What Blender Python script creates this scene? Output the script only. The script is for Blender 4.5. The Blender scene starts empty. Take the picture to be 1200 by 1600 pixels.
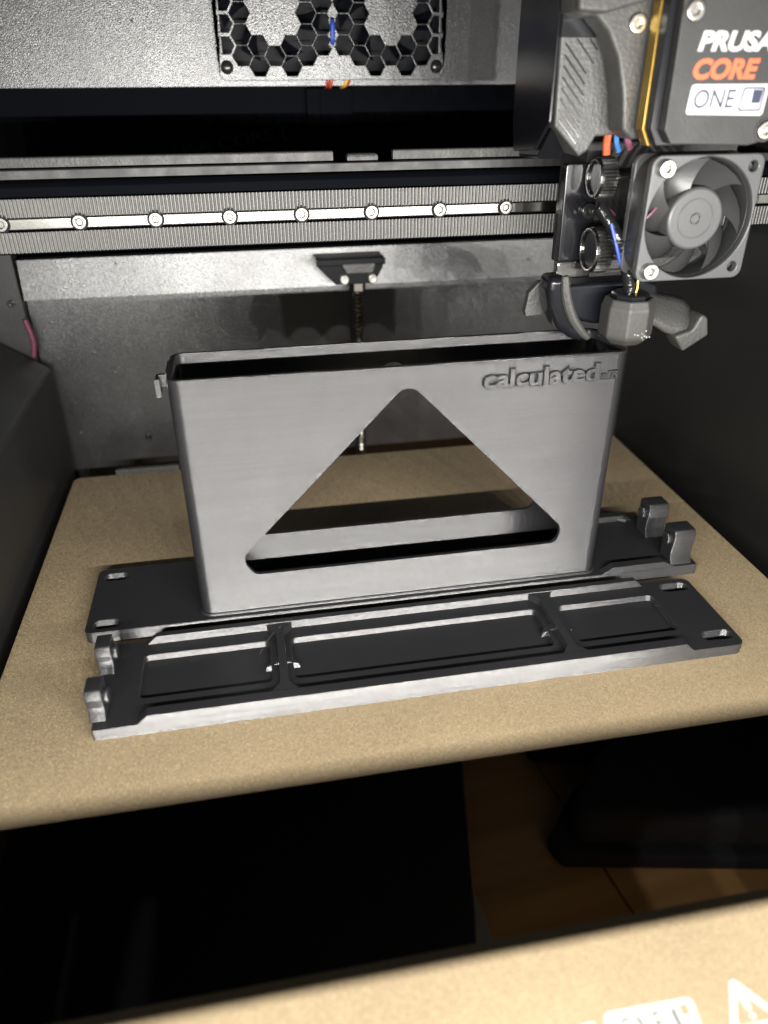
import bpy, bmesh, math, random
from mathutils import Vector, Matrix
random.seed(7)
R = math.radians
MM = 0.001
sc = bpy.context.scene
COL = sc.collection

# ------------------------------------------------------------------ camera
cd = bpy.data.cameras.new('camera'); cam = bpy.data.objects.new('camera', cd); COL.objects.link(cam)
cam.location = (-0.05545, -0.26827, 0.19133)
cam.rotation_euler = (R(59.8575), R(0.2816), R(-10.4018))
cd.sensor_fit = 'VERTICAL'; cd.sensor_height = 36.0; cd.sensor_width = 27.0
cd.lens = 1179.8 / 1600 * 36
cd.clip_start = 0.005; cd.clip_end = 20
cd.dof.use_dof = True; cd.dof.focus_distance = 0.30; cd.dof.aperture_fstop = 7.5
sc.camera = cam

# ------------------------------------------------------------------ world, light, exposure
w = bpy.data.worlds.new('World'); sc.world = w; w.use_nodes = True
w.node_tree.nodes['Background'].inputs[0].default_value = (0.85, 0.9, 1.0, 1)
w.node_tree.nodes['Background'].inputs[1].default_value = 0.008
sc.view_settings.view_transform = 'Standard'; sc.view_settings.look = 'None'
sc.view_settings.exposure = 0.0; sc.view_settings.gamma = 1.0
LED_W = 0.285
for i in range(13):                       # the row of chamber LEDs along the front of the printer
    ld = bpy.data.lights.new('chamber_led', 'AREA'); ld.shape = 'RECTANGLE'
    ld.size = 0.004; ld.size_y = 0.0023; ld.energy = LED_W; ld.color = (1.0, 0.975, 0.93)
    lo = bpy.data.objects.new('chamber_led', ld); COL.objects.link(lo)
    lo.location = ((-175 + 29.2 * i) * MM, -0.285, 0.138)
    lo.rotation_euler = (R(81), 0, 0)
ld = bpy.data.lights.new('floor_fill_light', 'AREA'); ld.size = 0.14; ld.energy = 0.06; ld.color = (1, .82, .6)  # added lamp below the sheet, lights only the floor under the gap
lo = bpy.data.objects.new('floor_fill_light', ld); COL.objects.link(lo)
lo.location = (0.10, -0.235, -0.03); lo.rotation_euler = (0, 0, 0)

# ------------------------------------------------------------------ materials
def new_mat(name):
    m = bpy.data.materials.new(name); m.use_nodes = True
    nt = m.node_tree; b = nt.nodes['Principled BSDF']
    return m, nt, b
def noise(nt, scale, vec=(1, 1, 1), detail=2.0, coord='Object', rough=.5):
    tc = nt.nodes.new('ShaderNodeTexCoord'); mp = nt.nodes.new('ShaderNodeMapping')
    mp.inputs['Scale'].default_value = vec
    n = nt.nodes.new('ShaderNodeTexNoise'); n.inputs['Scale'].default_value = scale
    n.inputs['Detail'].default_value = detail; n.inputs['Roughness'].default_value = rough
    nt.links.new(tc.outputs[coord], mp.inputs[0]); nt.links.new(mp.outputs[0], n.inputs['Vector'])
    return n
def ramp(nt, src, a, b, ca, cb):
    r = nt.nodes.new('ShaderNodeValToRGB'); nt.links.new(src, r.inputs[0])
    r.color_ramp.elements[0].position = a; r.color_ramp.elements[1].position = b
    r.color_ramp.elements[0].color = (*ca, 1) if not isinstance(ca, float) else (ca, ca, ca, 1)
    r.color_ramp.elements[1].color = (*cb, 1) if not isinstance(cb, float) else (cb, cb, cb, 1)
    return r
def bump(nt, src, strength, dist, prev=None):
    b = nt.nodes.new('ShaderNodeBump'); b.inputs['Strength'].default_value = strength
    b.inputs['Distance'].default_value = dist; nt.links.new(src, b.inputs['Height'])
    if prev is not None: nt.links.new(prev.outputs[0], b.inputs['Normal'])
    return b
def facet(nt, scale, tilt, prev=None):
    """tiny randomly tilted flakes, one per cell"""
    tc = nt.nodes.new('ShaderNodeTexCoord'); v = nt.nodes.new('ShaderNodeTexVoronoi'); v.inputs['Scale'].default_value = scale
    nt.links.new(tc.outputs['Object'], v.inputs['Vector'])
    sb = nt.nodes.new('ShaderNodeVectorMath'); sb.operation = 'SUBTRACT'; nt.links.new(v.outputs['Color'], sb.inputs[0]); sb.inputs[1].default_value = (.5, .5, .5)
    sc_ = nt.nodes.new('ShaderNodeVectorMath'); sc_.operation = 'SCALE'; nt.links.new(sb.outputs[0], sc_.inputs[0]); sc_.inputs['Scale'].default_value = tilt
    ad = nt.nodes.new('ShaderNodeVectorMath'); ad.operation = 'ADD'; nt.links.new(sc_.outputs[0], ad.inputs[0])
    if prev is None:
        g = nt.nodes.new('ShaderNodeNewGeometry'); nt.links.new(g.outputs['Normal'], ad.inputs[1])
    else: nt.links.new(prev.outputs[0], ad.inputs[1])
    nm = nt.nodes.new('ShaderNodeVectorMath'); nm.operation = 'NORMALIZE'; nt.links.new(ad.outputs[0], nm.inputs[0])
    return v, nm
def simple(name, col, rough=.5, metal=0., spec=.5, bumps=(), var=0.0):
    m, nt, b = new_mat(name)
    b.inputs['Base Color'].default_value = (*col, 1); b.inputs['Roughness'].default_value = rough
    b.inputs['Metallic'].default_value = metal; b.inputs['Specular IOR Level'].default_value = spec
    pr = None
    for (s, st, d) in bumps:
        n = noise(nt, s); pr = bump(nt, n.outputs[0], st, d, pr)
    if pr is not None: nt.links.new(pr.outputs[0], b.inputs['Normal'])
    if var:
        n = noise(nt, 90, detail=4)
        c0 = tuple(max(0, c * (1 - var)) for c in col); c1 = tuple(c * (1 + var) for c in col)
        r = ramp(nt, n.outputs[0], .3, .7, c0, c1); nt.links.new(r.outputs[0], b.inputs['Base Color'])
        r2 = ramp(nt, noise(nt, 140, detail=5).outputs[0], .25, .75, max(.03, rough - .09), min(1., rough + .09))
        nt.links.new(r2.outputs[0], b.inputs['Roughness'])
    return m

def printed_black():
    """black filament: layer-lined walls that throw light up and down, smoother top skins"""
    m, nt, b = new_mat('printed_black_filament')
    b.inputs['Base Color'].default_value = (.022, .022, .024, 1)
    b.inputs['IOR'].default_value = 2.04
    geo = nt.nodes.new('ShaderNodeNewGeometry'); tc = nt.nodes.new('ShaderNodeTexCoord'); sx = nt.nodes.new('ShaderNodeSeparateXYZ')
    nt.links.new(tc.outputs['Object'], sx.inputs[0])
    def math_(op, a, c):
        n = nt.nodes.new('ShaderNodeMath'); n.operation = op
        for k, v in enumerate((a, c)):
            if isinstance(v, (int, float)): n.inputs[k].default_value = v
            elif v is not None: nt.links.new(v, n.inputs[k])
        return n.outputs[0]
    wob = noise(nt, 1.0, (30, 30, 900), 2)                       # uneven strands along each layer
    ph = math_('ADD', math_('MULTIPLY', sx.outputs[2], 2 * math.pi / .00025), math_('MULTIPLY', wob.outputs[0], 9.0))
    amp = math_('MULTIPLY', math_('SINE', ph, None), .78)
    gr = noise(nt, 3600, (1, 1, 1), 0); side = math_('MULTIPLY', math_('SUBTRACT', gr.outputs[0], .5), .17)
    cv = nt.nodes.new('ShaderNodeCombineXYZ'); nt.links.new(side, cv.inputs[0]); nt.links.new(amp, cv.inputs[2])
    va = nt.nodes.new('ShaderNodeVectorMath'); va.operation = 'ADD'; nt.links.new(geo.outputs['Normal'], va.inputs[0]); nt.links.new(cv.outputs[0], va.inputs[1])
    vn = nt.nodes.new('ShaderNodeVectorMath'); vn.operation = 'NORMALIZE'; nt.links.new(va.outputs[0], vn.inputs[0])
    nt.links.new(vn.outputs[0], b.inputs['Normal'])
    r = ramp(nt, noise(nt, 1, (1000, 1000, 3000), 1, rough=.5).outputs[0], .3, .7, .228, .262); nt.links.new(r.outputs[0], b.inputs['Roughness'])
    r = ramp(nt, noise(nt, 1, (22, 22, 1150), 1, rough=.5).outputs[0], .3, .7, .42, .56); nt.links.new(r.outputs[0], b.inputs['Specular IOR Level'])
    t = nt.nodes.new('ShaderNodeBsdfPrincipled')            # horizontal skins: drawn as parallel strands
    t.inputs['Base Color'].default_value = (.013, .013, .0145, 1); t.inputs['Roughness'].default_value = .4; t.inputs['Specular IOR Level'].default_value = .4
    n3 = noise(nt, 1.0, (1500, 60, 60), 2); b3 = bump(nt, n3.outputs[0], .12, .0003)
    nt.links.new(b3.outputs[0], t.inputs['Normal'])
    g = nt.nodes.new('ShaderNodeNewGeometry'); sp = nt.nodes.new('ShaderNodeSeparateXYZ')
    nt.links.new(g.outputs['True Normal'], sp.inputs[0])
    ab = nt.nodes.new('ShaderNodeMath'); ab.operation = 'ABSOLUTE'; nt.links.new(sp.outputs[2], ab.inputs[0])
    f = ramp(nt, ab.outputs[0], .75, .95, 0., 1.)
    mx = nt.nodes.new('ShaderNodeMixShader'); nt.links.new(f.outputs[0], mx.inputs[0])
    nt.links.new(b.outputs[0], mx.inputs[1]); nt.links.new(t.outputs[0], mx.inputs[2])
    nt.links.new(mx.outputs[0], nt.nodes['Material Output'].inputs[0])
    return m

def textured_gold():
    m, nt, b = new_mat('textured_bronze_coating')
    n = noise(nt, 3000, detail=1, rough=.6); n2 = noise(nt, 1500, detail=1); n3 = noise(nt, 18, detail=4)
    r = ramp(nt, n3.outputs[0], .3, .7, (.232, .178, .107), (.272, .21, .127))
    r2 = ramp(nt, n.outputs[0], .3, .75, .8, 1.12)
    mx = nt.nodes.new('ShaderNodeMix'); mx.data_type = 'RGBA'; mx.blend_type = 'MULTIPLY'; mx.inputs[0].default_value = .5
    nt.links.new(r.outputs[0], mx.inputs[6]); nt.links.new(r2.outputs[0], mx.inputs[7])
    q = bump(nt, n2.outputs[0], .25, .0004)
    v, fc = facet(nt, 2600, .30, q); nt.links.new(fc.outputs[0], b.inputs['Normal'])
    sp = nt.nodes.new('ShaderNodeSeparateColor'); nt.links.new(v.outputs['Color'], sp.inputs[0])
    rr = ramp(nt, sp.outputs[0], .86, .93, .55, .25); nt.links.new(rr.outputs[0], b.inputs['Roughness'])
    rm = ramp(nt, sp.outputs[0], .84, .93, 0., .36)             # lighter flakes: the coating's sparkle put into the colour
    fm = nt.nodes.new('ShaderNodeMix'); fm.data_type = 'RGBA'; nt.links.new(rm.outputs[0], fm.inputs[0])
    nt.links.new(mx.outputs[2], fm.inputs[6]); fm.inputs[7].default_value = (.46, .37, .22, 1)
    nt.links.new(fm.outputs[2], b.inputs['Base Color']); b.inputs['Metallic'].default_value = .08
    return m

def powder_steel(name, col, rough, b=1.0, ior=1.9):
    m, nt, bs = new_mat(name)
    bs.inputs['Base Color'].default_value = (*col, 1); bs.inputs['IOR'].default_value = ior
    r = ramp(nt, noise(nt, 30, detail=5).outputs[0], .3, .7, rough - .05, rough + .05); nt.links.new(r.outputs[0], bs.inputs['Roughness'])
    p = bump(nt, noise(nt, 1700, detail=2).outputs[0], .45 * b, .0003)
    v = nt.nodes.new('ShaderNodeTexVoronoi'); v.inputs['Scale'].default_value = 75
    tc = nt.nodes.new('ShaderNodeTexCoord'); nt.links.new(tc.outputs['Object'], v.inputs['Vector'])
    rv = ramp(nt, v.outputs['Distance'], .0, .055, 1., 0.)
    q = bump(nt, rv.outputs[0], .5 * b, .0006, p); v2, fc = facet(nt, 2200, .10 * b, q); nt.links.new(fc.outputs[0], bs.inputs['Normal'])
    return m

def wood_mat():
    m, nt, b = new_mat('oak_floor')
    n = noise(nt, 1.0, (3, 40, 3), 5, 'Object', .6)
    r = ramp(nt, n.outputs[0], .3, .7, (.20, .105, .035), (.36, .21, .085)); nt.links.new(r.outputs[0], b.inputs['Base Color'])
    b.inputs['Roughness'].default_value = .45
    return m

M = dict(
    black=printed_black(), gold=textured_gold(),
    steel=powder_steel('powder_coated_steel', (.024, .0245, .026), .315),
    cover=powder_steel('black_moulded_cover', (.014, .014, .0145), .5, .7, 1.55),
    darkwall=powder_steel('black_side_panel', (.012, .012, .0118), .42, .4, 1.55),
    recess=simple('matt_black_recess', (.0025, .003, .0045), .6, spec=.02),  # near-black colour keeps recess and beam dark though the lamps reach them
    gloss=simple('glossy_black_plastic', (.008, .008, .010), .2, bumps=((300, .05, .0003),)),
    beam=simple('black_anodised_beam', (.005, .006, .009), .5, spec=.15, bumps=((500, .08, .0002),)),
    greymetal=simple('satin_grey_strip', (.035, .035, .036), .5, .3, var=.15, bumps=((800, .2, .0002),)),
    rail=simple('ground_steel_rail', (.40, .395, .37), .17, 1., bumps=((2200, .10, .0001),)), railscrew=simple('rail_screw_steel', (.17, .165, .155), .34, 1.),
    zinc=simple('zinc_screw', (.45, .44, .40), .3, 1., var=.1),
    blackscrew=simple('black_oxide_screw', (.04, .04, .04), .22, .6), knurl=simple('blackened_knurled_steel', (.34, .34, .335), .25, 1.),
    belt=simple('black_rubber_belt', (.115, .112, .105), .4, bumps=((1500, .5, .0002),), spec=.7),
    abs=simple('grey_black_printed_part', (.052, .052, .05), .46, bumps=((900, .5, .0004),), var=.15),
    abs2=simple('mid_grey_printed_part', (.046, .045, .043), .5, bumps=((900, .5, .0004),), var=.12),
    panel=simple('dark_grey_logo_panel', (.024, .024, .0235), .5, bumps=((1200, .25, .0002),), var=.08),
    brass=simple('gold_anodised_plate', (.40, .26, .06), .34, 1., var=.12),
    fan=simple('grey_fan_plastic', (.068, .069, .071), .38, bumps=((700, .1, .0002),)),
    fandark=simple('dark_fan_plastic', (.035, .035, .036), .34, bumps=((700, .1, .0002),)),
    sock=simple('grey_silicone', (.044, .043, .041), .5, bumps=((600, .2, .0004),), var=.12),
    white=simple('white_print', (.5, .5, .495), .5), orange=simple('orange_print', (.78, .115, .04), .5),
    navy=simple('navy_print', (.02, .025, .06), .5), faint=simple('grey_text_reflection', (.02, .021, .023), .6, spec=.03),
    offwhite=simple('pale_ink', (.06, .055, .05), .6), sheetwhite=simple('white_sheet_ink', (.40, .40, .39), .6), crumb=simple('pale_residue', (.3, .29, .26), .4),
    wire_red=simple('red_wire', (0.390, 0.033, 0.023), .4), wire_yel=simple('yellow_wire', (.7, .45, .03), .4),
    wire_blue=simple('blue_wire', (0.033, 0.143, 0.390), .4), wire_pink=simple('pink_wire', (.14, .035, .07), .4),
    wire_orange=simple('orange_wire', (0.488, 0.091, 0.033), .4),
    tie=simple('blue_cable_tie', (.03, .08, .45), .4), sleeve=simple('glossy_black_sleeve', (.01, .01, .011), .2, bumps=((500, .5, .0008),)),
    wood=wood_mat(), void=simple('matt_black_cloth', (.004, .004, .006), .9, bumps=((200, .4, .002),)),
    pale=simple('pale_mirrored_strip', (.20, .20, .17), .6),
    brassnut=simple('leadscrew_steel', (.30, .285, .25), .28, 1.),
    thread=simple('translucent_strand', (.12, .115, .1), .3),
)

# ------------------------------------------------------------------ helpers
def thing(name, label, cat, loc=(0, 0, 0), group=None, kind=None):
    o = bpy.data.objects.new(name, None); COL.objects.link(o); o.empty_display_size = .01
    o.location = Vector(loc) * MM; o['label'] = label; o['category'] = cat
    if group: o['group'] = group
    if kind: o['kind'] = kind
    return o
def root(o):
    while o.parent: o = o.parent
    return o
def obj(name, me, mat, parent=None, smooth=False, label=None):
    """me in world millimetres already scaled to metres"""
    if parent is not None:
        me.transform(Matrix.Translation(-root(parent).location))
    me.materials.clear(); me.materials.append(M[mat])
    if smooth:
        me.shade_smooth(); me.set_sharp_from_angle(angle=R(32))
    else: me.shade_flat()
    o = bpy.data.objects.new(name, me); COL.objects.link(o); o.parent = parent
    if label: o['label'] = label
    return o
def tag(o, label, cat=None, group=None, kind=None):
    o['label'] = label
    if cat: o['category'] = cat
    if group: o['group'] = group
    if kind: o['kind'] = kind
    return o
def structure(o, label=None):
    o['kind'] = 'structure'
    if label: o['label'] = label
    return o
def curve_mesh(loops, d0, d1, axis, bev=0., seg=2):
    """flat outline (first loop) with holes, extruded between d0 and d1 (mm) along an axis"""
    cu = bpy.data.curves.new('c', 'CURVE'); cu.dimensions = '2D'; cu.fill_mode = 'BOTH'
    for lp in loops:
        s = cu.splines.new('POLY'); s.points.add(len(lp) - 1); s.use_cyclic_u = True
        for i, q in enumerate(lp): s.points[i].co = (q[0], q[1], 0, 1)
    h = abs(d1 - d0) / 2
    b = min(bev, h * .95)
    cu.extrude = h - b; cu.bevel_depth = b; cu.bevel_resolution = seg; cu.offset = -b
    return finish_curve(cu, (d0 + d1) / 2, axis)
def finish_curve(cu, mid, axis):
    o = bpy.data.objects.new('c', cu); me = bpy.data.meshes.new_from_object(o)
    bpy.data.objects.remove(o); bpy.data.curves.remove(cu)
    if axis == 'Z': T = Matrix(((1, 0, 0, 0), (0, 1, 0, 0), (0, 0, 1, mid), (0, 0, 0, 1)))
    elif axis == 'Y': T = Matrix(((1, 0, 0, 0), (0, 0, -1, mid), (0, 1, 0, 0), (0, 0, 0, 1)))   # (x, z), local z -> -y
    else: T = Matrix(((0, 0, 1, mid), (1, 0, 0, 0), (0, 1, 0, 0), (0, 0, 0, 1)))                # (y, z)
    me.transform(Matrix.Scale(MM, 4) @ T)
    return me
def rect(x0, y0, x1, y1): return [(x0, y0), (x1, y0), (x1, y1), (x0, y1)]
def rrect(x0, y0, x1, y1, r, n=6):
    p = []
    for cx, cy, a in ((x1 - r, y0 + r, -90), (x1 - r, y1 - r, 0), (x0 + r, y1 - r, 90), (x0 + r, y0 + r, 180)):
        for k in range(n + 1):
            t = R(a + 90 * k / n); p.append((cx + r * math.cos(t), cy + r * math.sin(t)))
    return p
def circ(cx, cy, r, n=24, a0=0.): return [(cx + r * math.cos(a0 + 2 * math.pi * k / n), cy + r * math.sin(a0 + 2 * math.pi * k / n)) for k in range(n)]
def rounded(poly, r, n=5):
    out = []; N = len(poly)
    for i in range(N):
        p0, p1, p2 = Vector(poly[i - 1]), Vector(poly[i]), Vector(poly[(i + 1) % N])
        a, b = (p0 - p1).normalized(), (p2 - p1).normalized()
        ang = a.angle(b); rr = r[i] if isinstance(r, (list, tuple)) else r
        t = min(rr / math.tan(ang / 2), (p0 - p1).length * .48, (p2 - p1).length * .48); rr = t * math.tan(ang / 2)
        c = p1 + (a + b).normalized() * (rr / math.sin(ang / 2))
        s, e = p1 + a * t - c, p1 + b * t - c
        d = s.angle_signed(e) if s.length > 1e-6 else 0
        for k in range(n + 1):
            th = -d * k / n
            out.append((c.x + s.x * math.cos(th) - s.y * math.sin(th), c.y + s.x * math.sin(th) + s.y * math.cos(th)))
    return out
def box(x0, x1, y0, y1, z0, z1, bev=.25): return curve_mesh([rect(x0, y0, x1, y1)], z0, z1, 'Z', bev)
def cyl(c, r, d0, d1, axis, n=32, bev=.2):
    u, v = {'X': (c[1], c[2]), 'Y': (c[0], c[2]), 'Z': (c[0], c[1])}[axis]
    return curve_mesh([circ(u, v, r, n)], d0, d1, axis, bev)
def mesh_py(verts, faces):
    me = bpy.data.meshes.new('m'); me.from_pydata([tuple(Vector(v) * MM) for v in verts], [], faces); me.update(); return me
def join(*ms):
    bm = bmesh.new()
    for m in ms: bm.from_mesh(m)
    me = bpy.data.meshes.new('m'); bm.to_mesh(me); bm.free()
    for m in ms: bpy.data.meshes.remove(m)
    return me
def tube(pts, r, n=10, closed=False, smooth_it=2):
    P = [Vector(p) for p in pts]
    for _ in range(smooth_it):                     # corner cutting
        Q = [P[0]]
        for a, b in zip(P, P[1:]): Q += [a.lerp(b, .25), a.lerp(b, .75)]
        Q.append(P[-1]); P = Q
    vs, fs = [], []; up = Vector((.3, .2, .9)).normalized()
    for i, p in enumerate(P):
        t = (P[min(i + 1, len(P) - 1)] - P[max(i - 1, 0)]).normalized()
        a = t.cross(up).normalized(); b = t.cross(a).normalized(); up = b * -1 if b.dot(up) < 0 else b
        b = up
        rr = r(i / (len(P) - 1)) if callable(r) else r
        for k in range(n):
            th = 2 * math.pi * k / n; vs.append(p + a * rr * math.cos(th) + b * rr * math.sin(th))
    for i in range(len(P) - 1):
        for k in range(n):
            k2 = (k + 1) % n; fs.append((i * n + k, i * n + k2, (i + 1) * n + k2, (i + 1) * n + k))
    fs.append(tuple(range(n))[::-1]); fs.append(tuple((len(P) - 1) * n + k for k in range(n)))
    return mesh_py(vs, fs)
def text_mesh(body, x0, x1, y0, y1, d0, d1, axis, offset=0., shear=0., bev=0., spacing=1.):
    """lettering fitted into a box on a plane"""
    cu = bpy.data.curves.new('t', 'FONT'); cu.body = body; cu.size = 10; cu.shear = shear; cu.offset = offset
    cu.space_character = spacing; cu.extrude = .5; cu.resolution_u = 4
    o = bpy.data.objects.new('t', cu); me = bpy.data.meshes.new_from_object(o)
    bpy.data.objects.remove(o); bpy.data.curves.remove(cu)
    xs = [v.co.x for v in me.vertices]; ys = [v.co.y for v in me.vertices]
    sx = (x1 - x0) / (max(xs) - min(xs)); sy = (y1 - y0) / (max(ys) - min(ys)); h = abs(d1 - d0)
    for v in me.vertices: v.co = ((v.co.x - min(xs)) * sx + x0, (v.co.y - min(ys)) * sy + y0, v.co.z * h)
    mid = (d0 + d1) / 2
    if axis == 'Z': T = Matrix.Translation((0, 0, mid))
    else: T = Matrix(((1, 0, 0, 0), (0, 0, -1, mid), (0, 1, 0, 0), (0, 0, 0, 1)))
    me.transform(Matrix.Scale(MM, 4) @ T)
    return me
def screw_mesh(r=3.4, h=2.2, hexr=1.4, axis='Y'):
    """socket head at the origin, facing -y"""
    me = join(curve_mesh([circ(0, 0, r, 28), circ(0, 0, hexr, 6)], -h, 0, 'Y', .35, 3), curve_mesh([circ(0, 0, hexr * 1.05, 12)], -h * .45, 0, 'Y', 0))
    return me
def screw(parent, x, y, z, me, mat, name='screw', s=1.0):
    o = bpy.data.objects.new(name, me); COL.objects.link(o); o.parent = parent
    o.location = Vector((x, y, z)) * MM - root(parent).location; o.scale = (s, s, s); o.rotation_euler = (0, random.uniform(0, 1), 0)
    if not me.materials: me.materials.append(M[mat]); me.shade_smooth(); me.set_sharp_from_angle(angle=R(32))
    return o

# ------------------------------------------------------------------ the setting
bw = thing('back_wall', 'black powder coated steel rear wall of the printer chamber', 'wall', (0, 165, 0))
del bw['category']; bw['kind'] = 'structure'
obj('upper_panel', curve_mesh([rect(-178, 186, 190, 262), rect(-55, 190.2, 52, 258)], 165, 168, 'Y', .3), 'steel', bw)
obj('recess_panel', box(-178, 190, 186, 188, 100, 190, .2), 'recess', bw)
obj('recess_top', box(-178, 190, 168.2, 186, 186.3, 189, .2), 'beam', bw)
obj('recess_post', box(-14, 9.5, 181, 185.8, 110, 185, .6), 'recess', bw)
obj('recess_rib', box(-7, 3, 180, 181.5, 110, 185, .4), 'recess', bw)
for nm, a in (('recess_text_reflection', text_mesh('USA CORE [', -86, -24, 155.6, 163, 185.9, 185.7, 'Y', .15)),):  # reflection of the sheet's lettering, put in as flat dark grey letters
    a.transform(Matrix.Translation((-.055, 0, .157)) @ Matrix.Rotation(R(-9), 4, 'Y') @ Matrix.Translation((.055, 0, -.157)))
    obj(nm, a, 'faint', bw)
# flange: slightly tilted band, then the lower panel
fl = mesh_py([(-169.5, 160, 109), (190, 160, 109), (190, 157.2, 89.2), (-169.5, 157.2, 89.2), (-169.5, 168, 109), (190, 168, 109), (190, 168, 89.2), (-169.5, 168, 89.2)],
             [(0, 3, 2, 1), (4, 5, 6, 7), (0, 1, 5, 4), (3, 7, 6, 2), (0, 4, 7, 3), (1, 2, 6, 5)])
obj('flange', fl, 'steel', bw)
obj('lower_panel', box(-170.5, 190, 165, 168, -60, 89, .3), 'steel', bw)
obj('corner_post', box(-200, -171.2, 158, 168, -60, 130, .5), 'cover', bw)
for (x, z) in ((-120.5, 3.5), (-176.5, 88), (-52, 21)):
    s = screw_mesh(2.0, 1.0, .8); screw(bw, x, 165 if x > -171 else 158, z, s, 'blackscrew')
lw = obj('left_wall', box(-205, -200, -260, 170, -210, 260, .5), 'darkwall'); structure(lw)
rw = obj('right_wall', box(181, 186, -215, 166, -45, 260, .5), 'darkwall'); structure(rw)
cv = mesh_py([(-163, 153, -60), (-163, 153, 54), (-199, 153, 78), (-199, 153, -60), (-163, -190, -60), (-163, -190, 55), (-199, -190, 79), (-199, -190, -60)],
             [(0, 1, 5, 4), (1, 2, 6, 5), (0, 3, 2, 1), (4, 5, 6, 7), (2, 3, 7, 6), (0, 4, 7, 3)])
cvo = obj('side_cover', cv, 'cover')
bvl = cvo.modifiers.new('b', 'BEVEL'); bvl.width = .0025; bvl.segments = 3
tag(cvo, 'matt black sloped side cover along the left edge of the bronze sheet', 'cover')
fl_ = thing('floor', 'brown wooden floor mirrored in the door, built solid below the cut sheet', 'floor', (0, 0, -200)); del fl_['category']; fl_['kind'] = 'structure'  # the floor's reflection in the door, added as real planks underneath
yy = -260
for k in range(7):                                  # planks run away from the camera
    a = 0; x0 = -330 + k * 110
    me = box(x0 + .6, x0 + 109.4, -420, 420, -212, -200 + random.uniform(-.3, .3), .8)
    p = obj('plank', me, 'wood', fl_)
fl_.rotation_euler = (0, 0, R(8))
fl_.location = (0, 0, -.2)
bar = thing('shadow_crossbar', 'unseen black crossbar shaped to cast the dark band over the bed', 'crossbar', (0, -235, 80))  # out-of-view bar, placed and sized to cast the band's soft edges
obj('bar', box(-230, 230, -236, -234, 80.2, 99.9, .6), 'beam', bar)
obj('end_bracket', box(-236, -230.2, -245, -225, 70, 110, 1), 'cover', bar); obj('end_bracket', box(230.2, 236, -245, -225, 70, 110, 1), 'cover', bar)
a = thing('mirrored_leg_slab', 'black slab with a pale edge strip, built for the dark leg mirrored in the door', 'reflection', (-80, 0, -199))  # added slab in place of a leg's reflection in the door pane
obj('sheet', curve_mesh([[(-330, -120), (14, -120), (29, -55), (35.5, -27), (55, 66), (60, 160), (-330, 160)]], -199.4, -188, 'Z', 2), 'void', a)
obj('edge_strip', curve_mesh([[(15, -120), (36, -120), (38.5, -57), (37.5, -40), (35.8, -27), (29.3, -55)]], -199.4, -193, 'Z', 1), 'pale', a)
sh = thing('black_shoe', 'black rounded shoe-like shape mirrored in the door, built solid on the brown floor', 'shoe', (170, 10, -199))  # added solid in place of a shoe's reflection in the door pane
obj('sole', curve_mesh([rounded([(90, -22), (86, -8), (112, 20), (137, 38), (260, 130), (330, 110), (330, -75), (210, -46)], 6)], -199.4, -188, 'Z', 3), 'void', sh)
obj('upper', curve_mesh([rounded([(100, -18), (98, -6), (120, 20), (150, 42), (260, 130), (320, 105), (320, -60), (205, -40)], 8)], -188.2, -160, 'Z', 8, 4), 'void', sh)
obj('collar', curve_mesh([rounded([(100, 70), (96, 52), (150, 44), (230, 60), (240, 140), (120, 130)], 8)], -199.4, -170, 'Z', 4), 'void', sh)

# ------------------------------------------------------------------ print sheet
ps = thing('print_sheet', 'bronze textured steel print sheet carrying the black printed parts', 'print sheet', (0, 0, -6))
obj('rear_panel', curve_mesh([rounded([(-157, 124), (-157, -105.2), (157, -105.2), (157, 124)], [4, .3, .3, 4])], -.6, 0, 'Z', .12), 'gold', ps)  # one sheet cut in two; the dark gap replaces a shadow band
fp = obj('front_panel', curve_mesh([rounded([(-157, -163.2), (-157, -200), (157, -200), (157, -163.2)], [.3, 5, 5, .3])], -.6, 0, 'Z', .12), 'gold', ps)
obj('heater_plate', curve_mesh([rect(-154, -92, 154, 121)], -7, -.7, 'Z', .5), 'beam', ps)
obj('heater_plate', curve_mesh([rect(-154, -196, 154, -172)], -7, -.7, 'Z', .5), 'beam', ps)
obj('back_stop', curve_mesh([[(-135, 124.2), (-129.5, 124.2), (-101, 124.2), (-101, 127), (-131, 127), (-135, 126)]], -4, 2.6, 'Z', .4), 'abs2', ps)
Z1, Z2 = .10, .14
def mark(me, mat): return obj('printed_mark', me, mat, fp)
mark(curve_mesh([rounded([(11.5, -184.6), (9.0, -193), (32.0, -194.4), (33.6, -185.0)], 1.5)], .02, .07, 'Z'), 'sheetwhite')
mark(text_mesh('ONE', 14.0, 24.5, -191.4, -186.4, .08, .12, 'Z', 0.), 'offwhite')
mark(text_mesh('L', 27.2, 30.6, -191.6, -186.6, .08, .12, 'Z', 0.2), 'offwhite')
mark(curve_mesh([rect(29.4, -188.6, 31.6, -186.2)], .08, .12, 'Z'), 'gold')
mark(text_mesh('PRUSA CORE', -32, 8.5, -192.2, -185.9, .02, .07, 'Z', .3), 'sheetwhite')
tri = rounded([(45.2, -182.2), (38.2, -194.5), (53.5, -194.5)], 1.2)
tri2 = rounded([(45.2, -185.4), (40.6, -193), (50.8, -193)], .8)
mark(curve_mesh([tri, tri2], .02, .07, 'Z'), 'sheetwhite')
mark(curve_mesh([rounded([(44.6, -186.6), (44.9, -190.2), (46.1, -190.2), (46.6, -186.6)], .5)], .02, .07, 'Z'), 'sheetwhite')
mark(curve_mesh([circ(45.5, -191.5, .7, 14)], .02, .07, 'Z'), 'sheetwhite')

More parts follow.
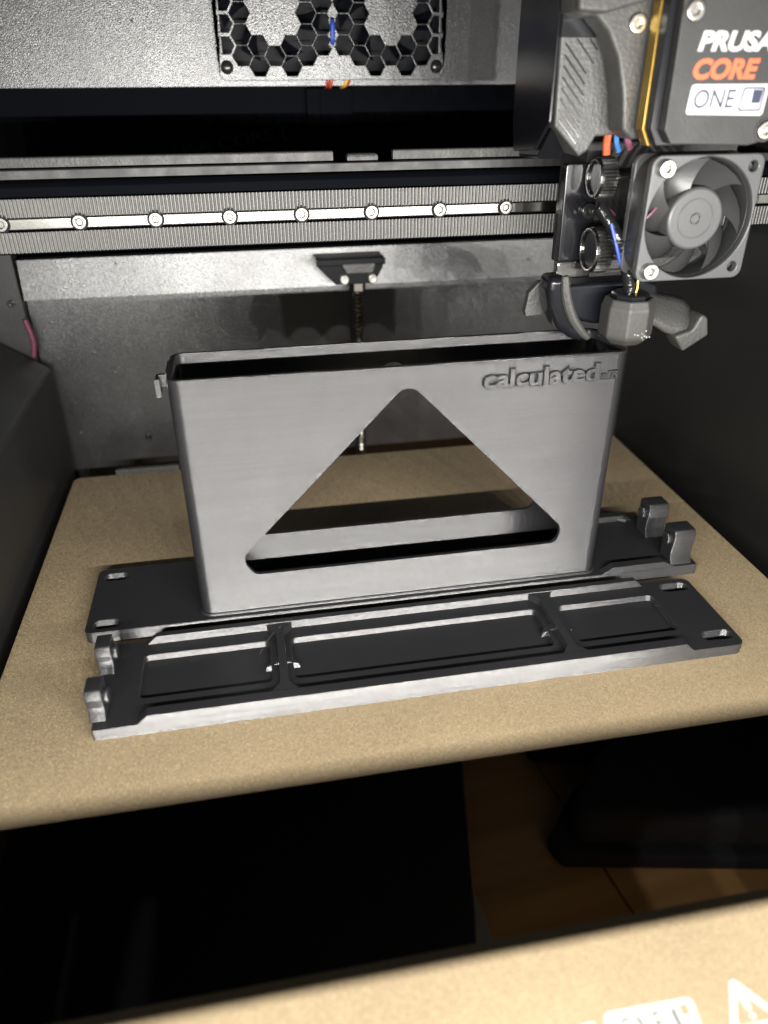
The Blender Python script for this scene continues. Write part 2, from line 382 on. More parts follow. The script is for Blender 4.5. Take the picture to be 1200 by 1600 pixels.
# ------------------------------------------------------------------ printed box on its plate
bx = thing('printed_box', 'tall black 3D printed box with a triangular cutout standing on a slotted plate', 'printed box', (0, -1, 0))
def slot(cx, cy, l, r): 
    return [(cx - l / 2 + r * math.cos(R(90 + 180 * k / 8)), cy + r * math.sin(R(90 + 180 * k / 8))) for k in range(9)] + \
           [(cx + l / 2 + r * math.cos(R(-90 + 180 * k / 8)), cy + r * math.sin(R(-90 + 180 * k / 8))) for k in range(9)]
obj('plate', curve_mesh([rounded([(-129, 21), (-129, -23.2), (128, -23.2), (128, 21)], [3, 3, .6, .6]), slot(-121, 14.6, 5, 2.6), slot(-121, -18.2, 5, 2.6)], 0, 5.2, 'Z', .35), 'black', bx)
# walls
X0, X1, Y0, Y1, TH, RC, ZB, ZT = -84.3, 81.3, -20.5, 10.2, 1.7, 4.5, 5.0, 102.7
def side(sx):
    cx = X0 if sx < 0 else X1
    def arc(r, ccx, ccy, a0, a1, n=8): return [(ccx + r * math.cos(R(a0 + (a1 - a0) * k / n)), ccy + r * math.sin(R(a0 + (a1 - a0) * k / n))) for k in range(n + 1)]
    ix = cx - sx * RC
    if sx < 0: return arc(RC, ix, Y1 - RC, 90, 180) + arc(RC, ix, Y0 + RC, 180, 270) + arc(RC - TH, ix, Y0 + RC, 270, 180) + arc(RC - TH, ix, Y1 - RC, 180, 90)
    return arc(RC, ix, Y0 + RC, -90, 0) + arc(RC, ix, Y1 - RC, 0, 90) + arc(RC - TH, ix, Y1 - RC, 90, 0) + arc(RC - TH, ix, Y0 + RC, 0, -90)
TRI = rounded([(-1.6, 97.6), (-70.6, 24.6), (-67.0, 22.4), (64.5, 22.4), (68.0, 24.6)], [5, 3.2, 3.5, 3.5, 3.2])
TRI = rounded([(-1.6, 97.2), (-66.5, 30.2), (-62.0, 22.4), (61.9, 22.4), (63.2, 30.2)], [5.5, 5.5, 4.0, 4.0, 5.5])
frame = rect(X0 + RC, ZB, X1 - RC, ZT)
wl = join(curve_mesh([frame, TRI], Y0, Y0 + TH, 'Y'), curve_mesh([frame, TRI], Y1 - TH, Y1, 'Y'),
          curve_mesh([side(-1)], ZB, ZT, 'Z'), curve_mesh([side(1)], ZB, ZT, 'Z'))
wo = obj('box_wall', wl, 'black', bx, smooth=True)
obj('rim', join(curve_mesh([rrect(X0 - .15, Y0 - .15, X1 + .15, Y1 + .15, RC), rrect(X0 + TH + .1, Y0 + TH + .1, X1 - TH - .1, Y1 - TH - .1, RC - TH)], ZT - .6, ZT + .35, 'Z', .3)), 'black', bx, smooth=True)
obj('foot_fillet', curve_mesh([rrect(X0 - 1.1, Y0 - 1.1, X1 + 1.1, Y1 + 1.1, RC + 1), rrect(X0 + .1, Y0 + .1, X1 - .1, Y1 - .1, RC)], 5.0, 6.5, 'Z', .6), 'black', bx, smooth=True)
obj('lettering_ground', join(text_mesh('calculated', 25.2, 70.4, 92.0, 100.1, Y0 - .12, Y0 + .1, 'Y', .85), text_mesh('m173', 70.9, 77.6, 92.7, 96.6, Y0 - .12, Y0 + .1, 'Y', .9)), 'gloss', wo)
LT = obj('lettering', text_mesh('calculated', 26, 69.8, 92.7, 99.5, Y0 - .8, Y0 + .1, 'Y', .28), 'black', wo)
obj('lettering', text_mesh('m173', 71.2, 77.2, 93.2, 96.2, Y0 - .6, Y0 + .1, 'Y', .15), 'black', wo)
hk = join(box(-87.6, -84.0, -8.5, -6.3, 97.0, 101.4, .3), box(-88.8, -87.2, -12.5, -6.0, 94.6, 101.2, .5), box(-85.4, -84.0, -9.0, 4.5, 96.0, 102.3, .5))
obj('hook', hk, 'black', bx)
# raised rims and hinge lugs at the right end of the plate
def ridge(x0, x1, y0, y1, z0, z1, c): return curve_mesh([[(x0, z0), (x1, z0), (x1 - (c if c < 90 else 0), z1), (x0 + c, z1)]], y0, y1, 'Y', .25)
obj('end_rim', ridge(83.5, 117.5, -23.0, -19.2, 5.0, 8.2, 5.5), 'black', bx)
obj('end_rim', ridge(83.5, 117.5, 17.2, 20.8, 5.0, 8.2, 5.5), 'black', bx)
def lug(x0, x1, y0, y1, zt, sgn):
    """hinge lug: curved front, flat top, round boss on its inner face"""
    prof = rounded([(y0 - 1.8, 5.0), (y0 + .4, 9), (y0 - .6, zt - 3), (y0, zt), (y1, zt), (y1, 5.0)], [.5, 4, 3, 1.6, 1.2, .4])
    m = curve_mesh([prof], x0, x1, 'X', .45, 3)
    xi = x0 if sgn > 0 else x1
    bs = curve_mesh([circ((y0 + y1) / 2, zt - 5.5, 2.6, 20)], xi - (1.6 if sgn > 0 else -1.6), xi + (.4 if sgn > 0 else -.4), 'X', .6)
    return join(m, bs)
for y0 in (-20.6, 2.2):
    obj('hinge_lug', lug(115.8, 125.6, y0, y0 + 8.6, 21.5, 1), 'black', bx, smooth=True)
obj('pin', tube([(108, 19, 6.2), (113, 15.5, 6.2)], .9), 'abs2', bx)

# ------------------------------------------------------------------ printed tray in front
tr = thing('printed_tray', 'long low black 3D printed tray with three pockets lying in front of the box', 'printed tray', (0, -53, 0))
PK = [rrect(-105, -62.5, -58.8, -39.8, 2.2), rrect(-50.8, -62.5, 47.2, -39.8, 2.2), rrect(56.5, -62.5, 97.8, -39.8, 2.2)]
SL = [slot(109.6, -36.4, 7.0, 2.7), slot(110.2, -68.2, 7.0, 2.7)]
out = rounded([(-119, -31.2), (-119, -75), (118, -75), (118, -31.2)], [.6, .6, 3.2, 3.2])
base = join(curve_mesh([out] + PK + SL, 1.7, 4.7, 'Z', .22),
            curve_mesh([rounded([(-118.9, -31.3), (-118.9, -74.9), (117.9, -74.9), (117.9, -31.3)], [.6, .6, 3.2, 3.2])] + SL, 0, 2.0, 'Z', .1))
obj('base', base, 'black', tr)
def long_rim(y0, y1, z1): return curve_mesh([[(-104.6, 4.5), (97.0, 4.5), (93.4, z1), (-100.8, z1)]], y0, y1, 'Y', .22)
obj('rim', long_rim(-75.0, -70.9, 8.1), 'black', tr)
obj('rim', long_rim(-33.6, -31.0, 8.1), 'black', tr)
def divider(x):
    w = 1.5
    o = [(x - w, -70.8), (x - w - 2.2, -70.8)]
    pl = rounded([(x + w + 3.5, -70.8), (x + w, -66.5), (x + w, -38.2), (x + w + 3.5, -33.7), (x - w - 3.5, -33.7), (x - w, -38.2), (x - w, -66.5), (x - w - 3.5, -70.8)], [0.2, 3, 3, .2, .2, 3, 3, .2])
    body = curve_mesh([pl], 1.9, 7.9, 'Z', .22)
    g = []
    for s in (-1, 1):
        a, b = x + s * w, x + s * (w + 4.2)
        vs = [(a, -50, 5.4), (a, -53.8, 5.4), (b, -53.8, 4.0), (b, -52.6, 4.0), (a, -50, 1.9), (a, -53.8, 1.9), (b + s * .6, -53.8, 1.9), (b + s * .6, -52.0, 1.9)]
        fs = [(0, 1, 2, 3), (1, 5, 6, 2), (2, 6, 7, 3), (3, 7, 4, 0)]
        g.append(mesh_py(vs, fs if s > 0 else [f[::-1] for f in fs]))
    return join(body, *g)
obj('divider', divider(-54.6), 'black', tr)
obj('divider', divider(51.4), 'black', tr)
for y0 in (-70.5, -47.2):
    obj('hinge_lug', lug(-119.8, -114.4, y0, y0 + 8.4, 17.2 if y0 < -60 else 16.4, -1), 'black', tr, smooth=True)
st = obj('strand', tube([(-63, -44, 2.2), (-58, -38, 6), (-54, -36.5, 8.4)], .05, 5), 'thread', tr)

# ------------------------------------------------------------------ rear fan grille
gr = thing('fan_grille', 'black honeycomb fan guard with two hubs on the rear wall', 'fan grille', (-2, 163, 190))
holes = []
P, Q = 7.84, 8.76
for cx in (-30.0, 27.2):
    for k in range(-3, 4):
        for j in range(-1, 8):
            x = cx + k * P; z = (199.0 if k % 2 == 0 else 194.6) + j * Q
            if 15.5 < math.hypot(x - cx, z - 221) < 30: holes.append((x, z))
def hexa(x, z, r=4.85): return [(x + r * math.cos(R(60 * k)), z + r * .97 * math.sin(R(60 * k))) for k in range(6)]
obj('guard_plate', curve_mesh([rrect(-57.4, 188.6, 54.2, 250, 3.2)] + [hexa(x, z, 4.85) for x, z in holes] + [circ(-1.7, 213.6, 1.3, 12), circ(-1.9, 204, 1.3, 12)], 162.2, 164.6, 'Y', .3), 'steel', gr)
for cx in (-30.0, 27.2):
    ms = []
    for k in range(7):
        a0 = 2 * math.pi * k / 7
        vs, fs = [], []
        for i in range(6):
            r = 9 + i * 3.2; a = a0 + i * .09
            for q, (dy, da) in enumerate(((171, 0.), (178, .42))):
                vs.append((cx + r * math.cos(a + da), dy, 221 + r * math.sin(a + da)))
        fs = [(2 * i, 2 * i + 1, 2 * i + 3, 2 * i + 2) for i in range(5)]
        ms.append(mesh_py(vs, fs))
    ms.append(cyl((cx, 0, 221), 11, 170, 179, 'Y'))
    ro = obj('fan_rotor', join(*ms), 'beam', gr, smooth=True)
obj('fan_housing', box(-57, 54, 180, 182, 186, 252, .3), 'beam', gr)
sm = screw_mesh(3.0, 1.8, .01)
for x in (-53.6, 50.4):
    o = bpy.data.objects.new('rivet', None)
    bpy.data.objects.remove(o)
    bm = bmesh.new(); bmesh.ops.create_uvsphere(bm, u_segments=24, v_segments=12, radius=3.1 * MM)
    me = bpy.data.meshes.new('rivet'); bm.to_mesh(me); bm.free()
    for v in me.vertices: v.co = (v.co.x + x * MM, v.co.y * .55 + 162.3 * MM, v.co.z + 194.3 * MM)
    obj('rivet', me, 'blackscrew', gr, smooth=True)
bpy.data.meshes.remove(sm)
ct = obj('cable_tie', tube([(-1.7, 165, 213.6), (-1.7, 161.2, 213), (-1.8, 161.0, 209), (-1.9, 161.2, 204.6), (-1.9, 165, 204)], 1.15), 'tie')
tag(ct, 'short blue cable tie threaded through the honeycomb grille', 'cable tie')
def wire(name, label, pts, r, mat, group='cables behind the grille'):
    return tag(obj(name, tube(pts, r), mat, smooth=True), label, 'wire', group)
wire('wire', 'red wire left of the yellow one below the honeycomb grille', [(-4.2, 164.4, 190), (-4.6, 164.4, 187.4), (-4.9, 166, 185.9), (-5, 172, 185.5)], .9, 'wire_red')
wire('wire', 'paler red wire beside the red one below the grille', [(-2.6, 164.4, 190), (-2.9, 164.4, 187.4), (-3, 166, 185.9), (-3, 172, 185.5)], .9, 'wire_orange')
wire('wire', 'yellow wire below the honeycomb grille', [(5.6, 164.4, 190), (4.4, 164.4, 187.4), (3.8, 166, 185.9), (3, 172, 185.5)], .8, 'wire_yel')
wire('wire', 'dark red wire right of the yellow one below the grille', [(7.0, 164.4, 190), (5.9, 164.4, 187.4), (5.2, 166, 185.9), (4, 172, 185.5)], .6, 'wire_red')

# ------------------------------------------------------------------ lead screw at the back
ls = thing('lead_screw', 'steel lead screw hanging from a black nut bracket on the rear flange', 'lead screw', (6, 150, -60))
prof = []
th, n = [], 14
vs, fs = [], []
L = 340
for i in range(L):
    z = 100 - i * .5
    for k in range(n):
        a = 2 * math.pi * k / n
        r = 2.75 + .35 * math.sin(a + i * .5 * 2 * math.pi / 2.6)
        vs.append((5.9 + r * math.cos(a), 150 + r * math.sin(a), z))
for i in range(L - 1):
    for k in range(n): k2 = (k + 1) % n; fs.append((i * n + k, i * n + k2, (i + 1) * n + k2, (i + 1) * n + k))
obj('threaded_rod', mesh_py(vs, fs), 'brassnut', ls, smooth=True)
obj('bracket', join(curve_mesh([rounded([(-18, 105.5), (-15, 101), (-6.5, 92.5), (14.5, 92.5), (18, 99), (21, 105.2)], 1)], 144, 158, 'Y', .6),
                    box(-17, 20, 141, 158, 103, 106.5, .6)), 'gloss', ls)
obj('bracket_plate', curve_mesh([rounded([(-4, 104), (-1, 99), (13, 99), (15, 104)], 1)], 140.4, 144, 'Y', .5), 'abs', ls)
nutm = screw_mesh(2.3, 1.6, 1.0)
for x in (-2.0, 13.4): screw(ls, x, 143.6, 95.4, nutm, 'zinc', 'bolt')
obj('nut', cyl((5.9, 150, 0), 4.6, 88, 92.6, 'Z', 6), 'brassnut', ls)

# ------------------------------------------------------------------ X gantry, belts, rail
ga = thing('gantry_beam', 'long black horizontal gantry beam with a bright steel rail across the chamber', 'gantry', (0, 50, 133))
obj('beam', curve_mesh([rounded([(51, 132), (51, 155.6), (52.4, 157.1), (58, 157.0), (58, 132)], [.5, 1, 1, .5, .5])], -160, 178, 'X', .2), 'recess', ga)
obj('top_strip', box(-146, 178, 60, 63, 150, 160.6, .3), 'greymetal', ga)
obj('back_strip', box(-150, -15.2, 66, 70, 155.2, 164.5, .6), 'abs2', ga)
obj('back_strip', box(9.5, 92, 66, 70, 155.2, 164.5, .6), 'abs2', ga)
obj('back_clip', box(-9.5, 3, 65, 70, 155.2, 163.4, 1.2), 'abs2', ga)
obj('end_bracket', join(box(-162, -147, 70, 92, 150, 163, 1), box(-158, -149, 66, 70.5, 148, 155, .5)), 'abs', ga)
rl = obj('linear_rail', curve_mesh([rounded([(46.6, 141.6), (46.6, 145.6), (51.2, 145.6), (51.2, 141.6)], .4)], -160, 178, 'X', .1), 'rail', ga)
rsm = screw_mesh(2.65, 1.6, 1.2)
for k in range(12):
    x = -141.5 + 27.7 * k
    if 58 < x < 120: continue
    screw(ga, x, 46.8, 143.9, rsm, 'railscrew', 'rail_screw')
    obj('screw_recess', cyl((x, 0, 143.9), 3.2, 46.35, 46.65, 'Y', 28, .05), 'beam', ga)
def belt(z0, z1, label):
    pitch = 1.4; x0, x1 = -162, 178; pr = []
    n = int((x1 - x0) / pitch)
    for i in range(n):
        x = x0 + i * pitch
        pr += [(x, 47.3), (x + .22, 46.4), (x + .5, 46.25), (x + .78, 46.4), (x + 1.0, 47.3)]
    pr += [(x1, 47.3), (x1, 48.6), (x0, 48.6)]
    o = obj('toothed_belt', curve_mesh([pr], z0, z1, 'Z', 0), 'belt')
    tag(o, label, 'belt', 'toothed drive belts')
belt(145.9, 152.2, 'upper ribbed black drive belt running just above the bright rail')
belt(133.4, 140.7, 'lower ribbed black drive belt running just below the bright rail')

# ------------------------------------------------------------------ tool head
th = thing('tool_head', 'dark grey tool head with small fan and logo panel above the printed box', 'tool head', (88, -5, 104))
blk = join(curve_mesh([rounded([(49, 232), (49, 200.6), (49.8, 176), (59.5, 166.8), (62.5, 168.6), (64.6, 172.8), (71.5, 173.2), (110, 173.2), (110, 232)], .6)], -5, 34, 'Y', .8))
hs = obj('gear_housing', blk, 'abs', th)
obj('housing_top', curve_mesh([rect(48.6, 200.8, 69, 232)], -6.0, -4.6, 'Y', .4), 'gloss', hs)
obj('side_plate', curve_mesh([rounded([(-3.5, 232), (-3.5, 177), (8, 168), (30, 166), (33, 176), (33, 232)], 1)], 48.2, 49.3, 'X', .4), 'gloss', hs)
obj('lower_cap', curve_mesh([rounded([(-3, 176.6), (10, 165), (30, 164), (33, 170), (33, 176.6)], 1)], 50.5, 60, 'X', 1.2), 'gloss', hs)
for k in range(8):                                   # slanting cooling grooves stand as thin ribs
    z = 199.0 - k * 3.05
    xa, za = 50.6, z; l = 9.0 if k > 1 else 9.0
    xb, zb = 50.6 + 7.8, z - 8.2
    if k == 7: xb, zb = 57.4, z - 7.0
    dx, dz = .38, .36
    me = curve_mesh([[(xa, za), (xa + dx, za + dz), (xb + dx, zb + dz), (xb, zb)]], -5.3, -4.9, 'Y', .05)
    obj('rib', me, 'gloss', hs)
for xa, za, xb, zb in ((54.2, 200.3, 60.6, 193.6), (58.4, 200.3, 61.2, 197.3)):
    obj('rib', curve_mesh([[(xa, za), (xa + .38, za + .36), (xb + .38, zb + .36), (xb, zb)]], -5.3, -4.9, 'Y', .05), 'gloss', hs)
arm = rounded([(46, 232), (47.4, 207.2), (50.5, 205.6), (54.7, 205.8), (59.2, 201.8), (63.2, 195.2), (66.2, 186), (68.0, 175.2), (71.6, 172.4), (77, 173), (77, 232)], [1, 2, 2, 2, 3, 4, 4, 2, 2, .5, .5])
obj('motor_arm', join(curve_mesh([arm], -17, -6.2, 'Y', 1.2, 3), curve_mesh([rounded([(46, 232), (47.4, 206.6), (56, 206.2), (68, 209.2), (77, 210.5), (77, 232)], 1.5)], -21, -16.5, 'Y', 1.2, 3)), 'abs2', th, smooth=True)
def chamf(x0, z0, c): return [(x0, 232), (x0, z0 + c), (x0 + c * .55, z0), (106, z0), (111, z0 + c), (111, 232)]
obj('gold_plate', curve_mesh([chamf(71.0, 171.2, 4.6)], -24.2, -19.4, 'Y', .3), 'brass', th)
obj('spacer_plate', curve_mesh([chamf(71.5, 171.5, 4.6)], -28.6, -24.3, 'Y', .3), 'gloss', th)
lp = obj('logo_panel', curve_mesh([rounded([(73.6, 232), (74.2, 176.0), (77.0, 172.2), (103, 171.4), (106.5, 172.2), (111, 177), (111, 232)], [.5, .5, .5, 1.5, 1.5, 1.5, .5])], -32.2, -28.7, 'Y', .35), 'panel', th)
YF = -32.2
def pm(me, mat): return obj('printed_mark', me, mat, lp)
pm(text_mesh('PRUSA', 80.4, 104.6, 196.4, 201.6, YF - .1, YF - .02, 'Y', .42, .18), 'white')
pm(text_mesh('CORE', 80.2, 101.2, 189.3, 194.7, YF - .1, YF - .02, 'Y', .42, .18), 'orange')
pm(curve_mesh([rounded([(80.0, 180.2), (105.6, 179.6), (106.0, 188.1), (80.6, 188.1)], 1)], YF - .06, YF - .01, 'Y'), 'white')
pm(text_mesh('ONE', 82.0, 95.4, 181.8, 186.8, YF - .12, YF - .07, 'Y', .05, .1), 'navy')
lb = rounded([(96.9, 180.9), (104.6, 180.9), (105.0, 187.3), (97.7, 187.3)], .8)
lb2 = rounded([(97.4, 181.4), (104.1, 181.4), (104.5, 186.8), (98.2, 186.8)], .6)
pm(curve_mesh([lb, lb2], YF - .12, YF - .07, 'Y'), 'navy')
pm(curve_mesh([[(101.0, 186.6), (104.3, 186.6), (103.9, 183.0), (101.0, 183.0)]], YF - .12, YF - .07, 'Y'), 'navy')
psm = screw_mesh(2.7, 1.4, 1.2)
for x, z in ((77.4, 206.4), (107.6, 175.6)):
    screw(lp, x, -32.0, z, psm, 'zinc')
    obj('screw_seat', curve_mesh([circ(x, z, 3.4, 28), circ(x, z, 2.75, 28)], -32.5, -32.1, 'Y', .1), 'panel', lp)
screw(th, 67.9, -16.8, 203.9, psm, 'zinc')
# axial fan
FX, FZ = 94.9, 149.0
fn = obj('fan_frame', join(
    curve_mesh([rrect(FX - 19.6, FZ - 19.6, FX + 19.6, FZ + 19.6, 3.2), circ(FX, FZ, 18.9, 56), circ(FX + 15.8, FZ + 15.8, 1.7, 16), circ(FX + 15.8, FZ - 15.8, 1.7, 16)], -26.4, -23.4, 'Y', .35),
    curve_mesh([rrect(FX - 19.4, FZ - 19.4, FX + 19.4, FZ + 19.4, 3.4), circ(FX, FZ, 19.0, 56)], -14.6, -12.0, 'Y', .35)), 'fan', th, smooth=True)
obj('fan_barrel', curve_mesh([rrect(FX - 19.3, FZ - 19.3, FX + 19.3, FZ + 19.3, 9), circ(FX, FZ, 18.8, 56)], -23.4, -14.6, 'Y', .1), 'fandark', fn, smooth=True)
obj('fan_back', join(*[curve_mesh([circ(FX, FZ, 9.5, 32)], -13.5, -12.2, 'Y', .2)] + [curve_mesh([[(FX + 8 * math.cos(a) - 1.1 * math.sin(a), FZ + 8 * math.sin(a) + 1.1 * math.cos(a)), (FX + 8 * math.cos(a) + 1.1 * math.sin(a), FZ + 8 * math.sin(a) - 1.1 * math.cos(a)), (FX + 20 * math.cos(a) + 1.1 * math.sin(a), FZ + 20 * math.sin(a) - 1.1 * math.cos(a)), (FX + 20 * math.cos(a) - 1.1 * math.sin(a), FZ + 20 * math.sin(a) + 1.1 * math.cos(a))]], -13.5, -12.4, 'Y', .2) for a in (R(75), R(195), R(315))]), 'fandark', fn)
hub = obj('fan_rotor', join(cyl((FX - .6, 0, FZ), 9.9, -25.2, -14.5, 'Y', 48, .9), curve_mesh([circ(FX - .6, FZ, 6.4, 40), circ(FX - .6, FZ, 5.9, 40)], -25.45, -25.1, 'Y', .1),
                            curve_mesh([circ(FX - .6, FZ, 1.9, 24), circ(FX - .6, FZ, 1.3, 24)], -25.8, -25.1, 'Y', .2)), 'fan', th, smooth=True)
NB = 7
for k in range(NB):
    a0 = 2 * math.pi * (k + .15) / NB
    vs, fs = [], []; n1 = 9
    for i in range(n1):
        t = i / (n1 - 1); r = 9.4 + 8.8 * t; a = a0 - .45 * t
        for side_ in (0, 1):
            for q in range(5):
                s = q / 4; da = .95 * s * (1 - .12 * t); dy = -24.0 + 7.8 * s - 1.2 * math.sin(math.pi * s)
                rr = r
                vs.append((FX - .6 + rr * math.cos(a + da), dy + side_ * .55, FZ + rr * math.sin(a + da)))
    def ix(i, sd, q): return i * 10 + sd * 5 + q
    for i in range(n1 - 1):
        for q in range(4):
            fs.append((ix(i, 0, q), ix(i + 1, 0, q), ix(i + 1, 0, q + 1), ix(i, 0, q + 1)))
            fs.append((ix(i, 1, q), ix(i, 1, q + 1), ix(i + 1, 1, q + 1), ix(i + 1, 1, q)))
        fs.append((ix(i, 0, 0), ix(i, 1, 0), ix(i + 1, 1, 0), ix(i + 1, 0, 0))); fs.append((ix(i, 0, 4), ix(i + 1, 0, 4), ix(i + 1, 1, 4), ix(i, 1, 4)))
    for q in range(4):
        fs.append((ix(n1 - 1, 0, q), ix(n1 - 1, 1, q), ix(n1 - 1, 1, q + 1), ix(n1 - 1, 0, q + 1)))
    obj('blade', mesh_py(vs, fs), 'fandark', hub, smooth=True)
fsm = screw_mesh(2.75, 2.6, 1.15)
for x, z in ((FX - 15.4, FZ + 15.8), (FX - 15.2, FZ - 16.0)): screw(fn, x, -26.3, z, fsm, 'zinc')
# mounting bracket, thumb wheels
br = obj('bracket', curve_mesh([rounded([(62.6, 163), (63.2, 121.6), (75, 121.6), (76, 163)], 1)], 12, 16, 'Y', .5), 'gloss', th)
obj('bracket_base', curve_mesh([rounded([(61.8, 129.4), (61.8, 121.2), (75.6, 121.0), (75.6, 129.4)], 1.4)], 9.5, 12.3, 'Y', .7), 'rail', th, label='polished metal foot of the bracket')
obj('carriage', box(76, 112, 40, 46, 130, 158, 1.0), 'abs', th)
obj('carriage_block', box(71, 130, 14, 38, 124, 170, 1.0), 'cover', th)
screw(th, 72.6, 12.0, 147.0, screw_mesh(2.8, 2.0, 1.2), 'blackscrew')
def wheel(x, y, z, r):
    n = 34; pr = []
    for k in range(n):
        a = 2 * math.pi * k / n
        pr += [(y + r * math.cos(a), z + r * math.sin(a)), (y + (r - .8) * math.cos(a + .092), z + (r - .8) * math.sin(a + .092))]
    o = obj('thumb_wheel', join(curve_mesh([pr], x + 1.2, x + 6.6, 'X', 0), curve_mesh([circ(y, z, r - .5, 36), circ(y, z, r - 1.6, 36)], x, x + 1.4, 'X', .3)), 'knurl', th)
    obj('wheel_face', curve_mesh([circ(y, z, r - 1.4, 36)], x + .9, x + 1.3, 'X', .1), 'gloss', o)
    return o
wheel(69.6, 4, 159.0, 7.0); wheel(70.0, 2, 134.8, 8.2)
obj('axle', cyl((0, 4, 159), 1.2, 74, 84, 'X'), 'brassnut', th)
# hot end with silicone sock, cable
def lathe_oct(zs, cx, cy, n=8, a0=R(22.5), flat=1.0):
    vs, fs = [], []
    for (z, r) in zs:
        for k in range(n): a = a0 + 2 * math.pi * k / n; vs.append((cx + r * math.cos(a), cy + r * flat * math.sin(a), z))
    for i in range(len(zs) - 1):
        for k in range(n): k2 = (k + 1) % n; fs.append((i * n + k, i * n + k2, (i + 1) * n + k2, (i + 1) * n + k))
    fs.append(tuple(range(n))[::-1]); fs.append(tuple((len(zs) - 1) * n + k for k in range(n)))
    return mesh_py(vs, fs)
SX, SY = 81.4, -13.5
so = obj('heater_sock', lathe_oct([(104.6, 5.6), (104.9, 6.6), (107.2, 9.3), (108.2, 9.7), (118.0, 9.7), (119.4, 9.2), (121.2, 8.6), (121.2, 7.2), (119, 7.0)], SX, SY), 'sock', th)
bv = so.modifiers.new('b', 'BEVEL'); bv.width = .0006; bv.segments = 2; bv.limit_method = 'ANGLE'; bv.angle_limit = R(12)
obj('heater_block', lathe_oct([(112, 6.8), (122.4, 6.8), (122.8, 6.2)], SX, SY), 'gloss', th)
obj('nozzle_tip', lathe_oct([(102.8, 1.2), (104.4, 3.4)], SX, SY, 12), 'brass', th)
obj('residue', join(*[cyl((SX + random.uniform(-1, 6), 0, 108.6 + random.uniform(-1.0, 2.4)), random.uniform(.18, .36), SY - 9.2 - random.uniform(0, .2), SY - 8, 'Y', 7, .15) for _ in range(12)]), 'crumb', so)
obj('cable_sleeve', join(tube([(69, -6, 150.5), (72.6, -9, 145.5), (75.4, -11, 140), (77, -12, 135)], 2.3, 12), tube([(75.8, -12, 140), (78, -12.5, 133), (80.2, -13, 126.5), (81.6, -13.5, 120)], 2.0, 12)), 'sleeve', th, smooth=True)
obj('cable_strap', tube([(72.6, -14.2, 140.6), (75, -14.6, 140.2), (77.6, -13.6, 140.4)], .45, 8), 'zinc', th, smooth=True)
def lead(pts, r, mat): obj('lead', tube(pts, r, 8), mat, th, smooth=True)
lead([(76.8, -13, 141), (78.0, -13.5, 137.4), (80.2, -14, 134.8), (82.2, -14, 137)], .75, 'wire_blue')
lead([(71.5, -11, 146), (73.6, -13, 139), (76.2, -13.4, 132)], .6, 'tie')
lead([(82.4, -14.2, 121), (83.4, -14.4, 124), (83.2, -14, 127)], .5, 'brass')
lead([(70.6, -2, 175), (69.6, -3, 171), (70.2, -3, 167)], 1.3, 'wire_orange')
lead([(73, -3, 175), (72.4, -4, 171.4), (74.2, -4, 168)], .9, 'wire_blue')
lead([(75, -6, 176), (74.6, -7, 172.6), (76.6, -7, 169)], 1.1, 'wire_pink')
lead([(72, -4, 150.2), (73.5, -5, 149), (75, -5, 147.5)], .8, 'wire_pink')
lead([(75.9, -22, 147.6), (79, -22.4, 150.2), (82, -22, 153.4)], .45, 'wire_pink')
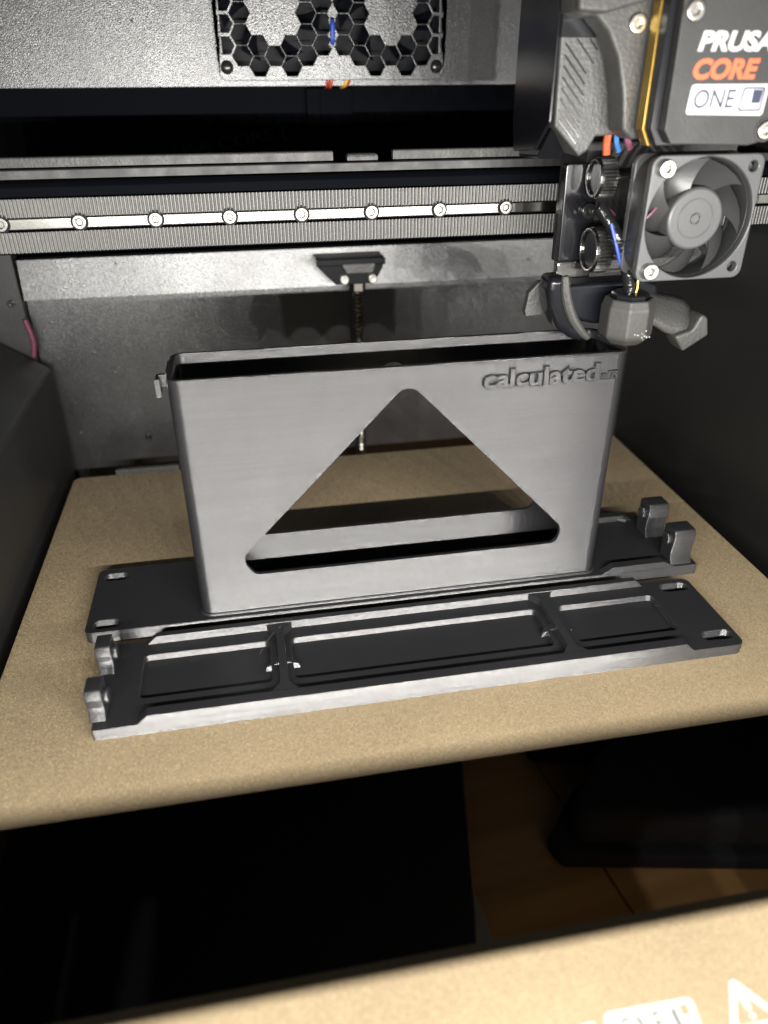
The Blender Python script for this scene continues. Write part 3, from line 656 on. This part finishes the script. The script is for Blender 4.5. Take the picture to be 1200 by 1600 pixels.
# part cooling duct
fin = [(53.2, 127.5), (52.8, 123), (54.0, 116.0), (57.5, 109.0), (63.5, 104.6), (67.8, 103.2), (71.2, 104.4), (69.8, 107.5), (65.4, 112.0), (61.6, 118.4), (59.9, 124), (60.0, 127.5)]
obj('duct_arm', curve_mesh([rounded(fin, 2.2)], -7, 4, 'Y', 2.2, 4), 'gloss', th, smooth=True)
obj('duct_edge', tube([(58.4, -7.2, 128), (59.4, -7.4, 121), (62.4, -7.4, 113.5), (66.8, -7.4, 107.6), (70.4, -7.2, 104.6)], lambda t: .8 + 1.1 * math.sin(math.pi * min(1, t * .8 + .15)), 10), 'abs2', th, smooth=True)
obj('duct_body', curve_mesh([rounded([(57, 123.5), (60, 112), (74, 108.4), (92, 108.0), (100, 112.6), (98, 122), (92, 124)], 2)], -3, 9, 'Y', 1.5), 'beam', th)
obj('duct_flap', curve_mesh([rounded([(48.8, 112.6), (49.8, 119.6), (53.5, 123.5), (56, 123.5), (56, 111), (49.4, 110.6)], .6)], 4.5, 8, 'Y', .5), 'abs2', th)
# horn: upper slope and turned-down lip
hv, hf = [], []
top = [(88, 123.5), (95.0, 120.4), (101, 118.2), (107.3, 117.0), (112.0, 115.6), (115.4, 112.8)]
bot = [(86, 108.4), (97.4, 108.6), (100.2, 107.2), (103.4, 105.2), (106.2, 104.4), (110.5, 106.0)]
for (a, b) in zip(top, bot):
    for s in range(6):
        t = s / 5; bulge = 4.5 * math.sin(math.pi * t)
        hv.append((a[0] + (b[0] - a[0]) * t, -2 - 9 * t - bulge * .35, a[1] + (b[1] - a[1]) * t))
for i in range(5):
    for s in range(5): hf.append((i * 6 + s, i * 6 + s + 1, i * 6 + s + 7, i * 6 + s + 6))
hv = [(x - 2.4, y, z + .8) for x, y, z in hv]
ho = obj('duct_horn', mesh_py(hv, hf), 'abs2', th, smooth=True)
sl = ho.modifiers.new('s', 'SOLIDIFY'); sl.thickness = .004; sl.offset = -1
lip = rounded([(104.6, 104.3), (111.5, 106.4), (114.2, 112.6), (117.0, 110.6), (118.6, 104.0), (109.2, 98.0)], [1, 3, 1.5, 2, 1, 1])
obj('horn_lip', curve_mesh([[(x - 2.4, z + .8) for x, z in lip]], -13.5, -4, 'Y', 1.0, 3), 'abs2', th, smooth=True)
pk = obj('cable', tube([(-171, 155, 80), (-169.6, 155, 73), (-169.2, 155, 67), (-171, 155, 60)], 1.5, 12), 'wire_pink', smooth=True)
tag(pk, 'pink cable showing at the left edge of the rear wall', 'cable')
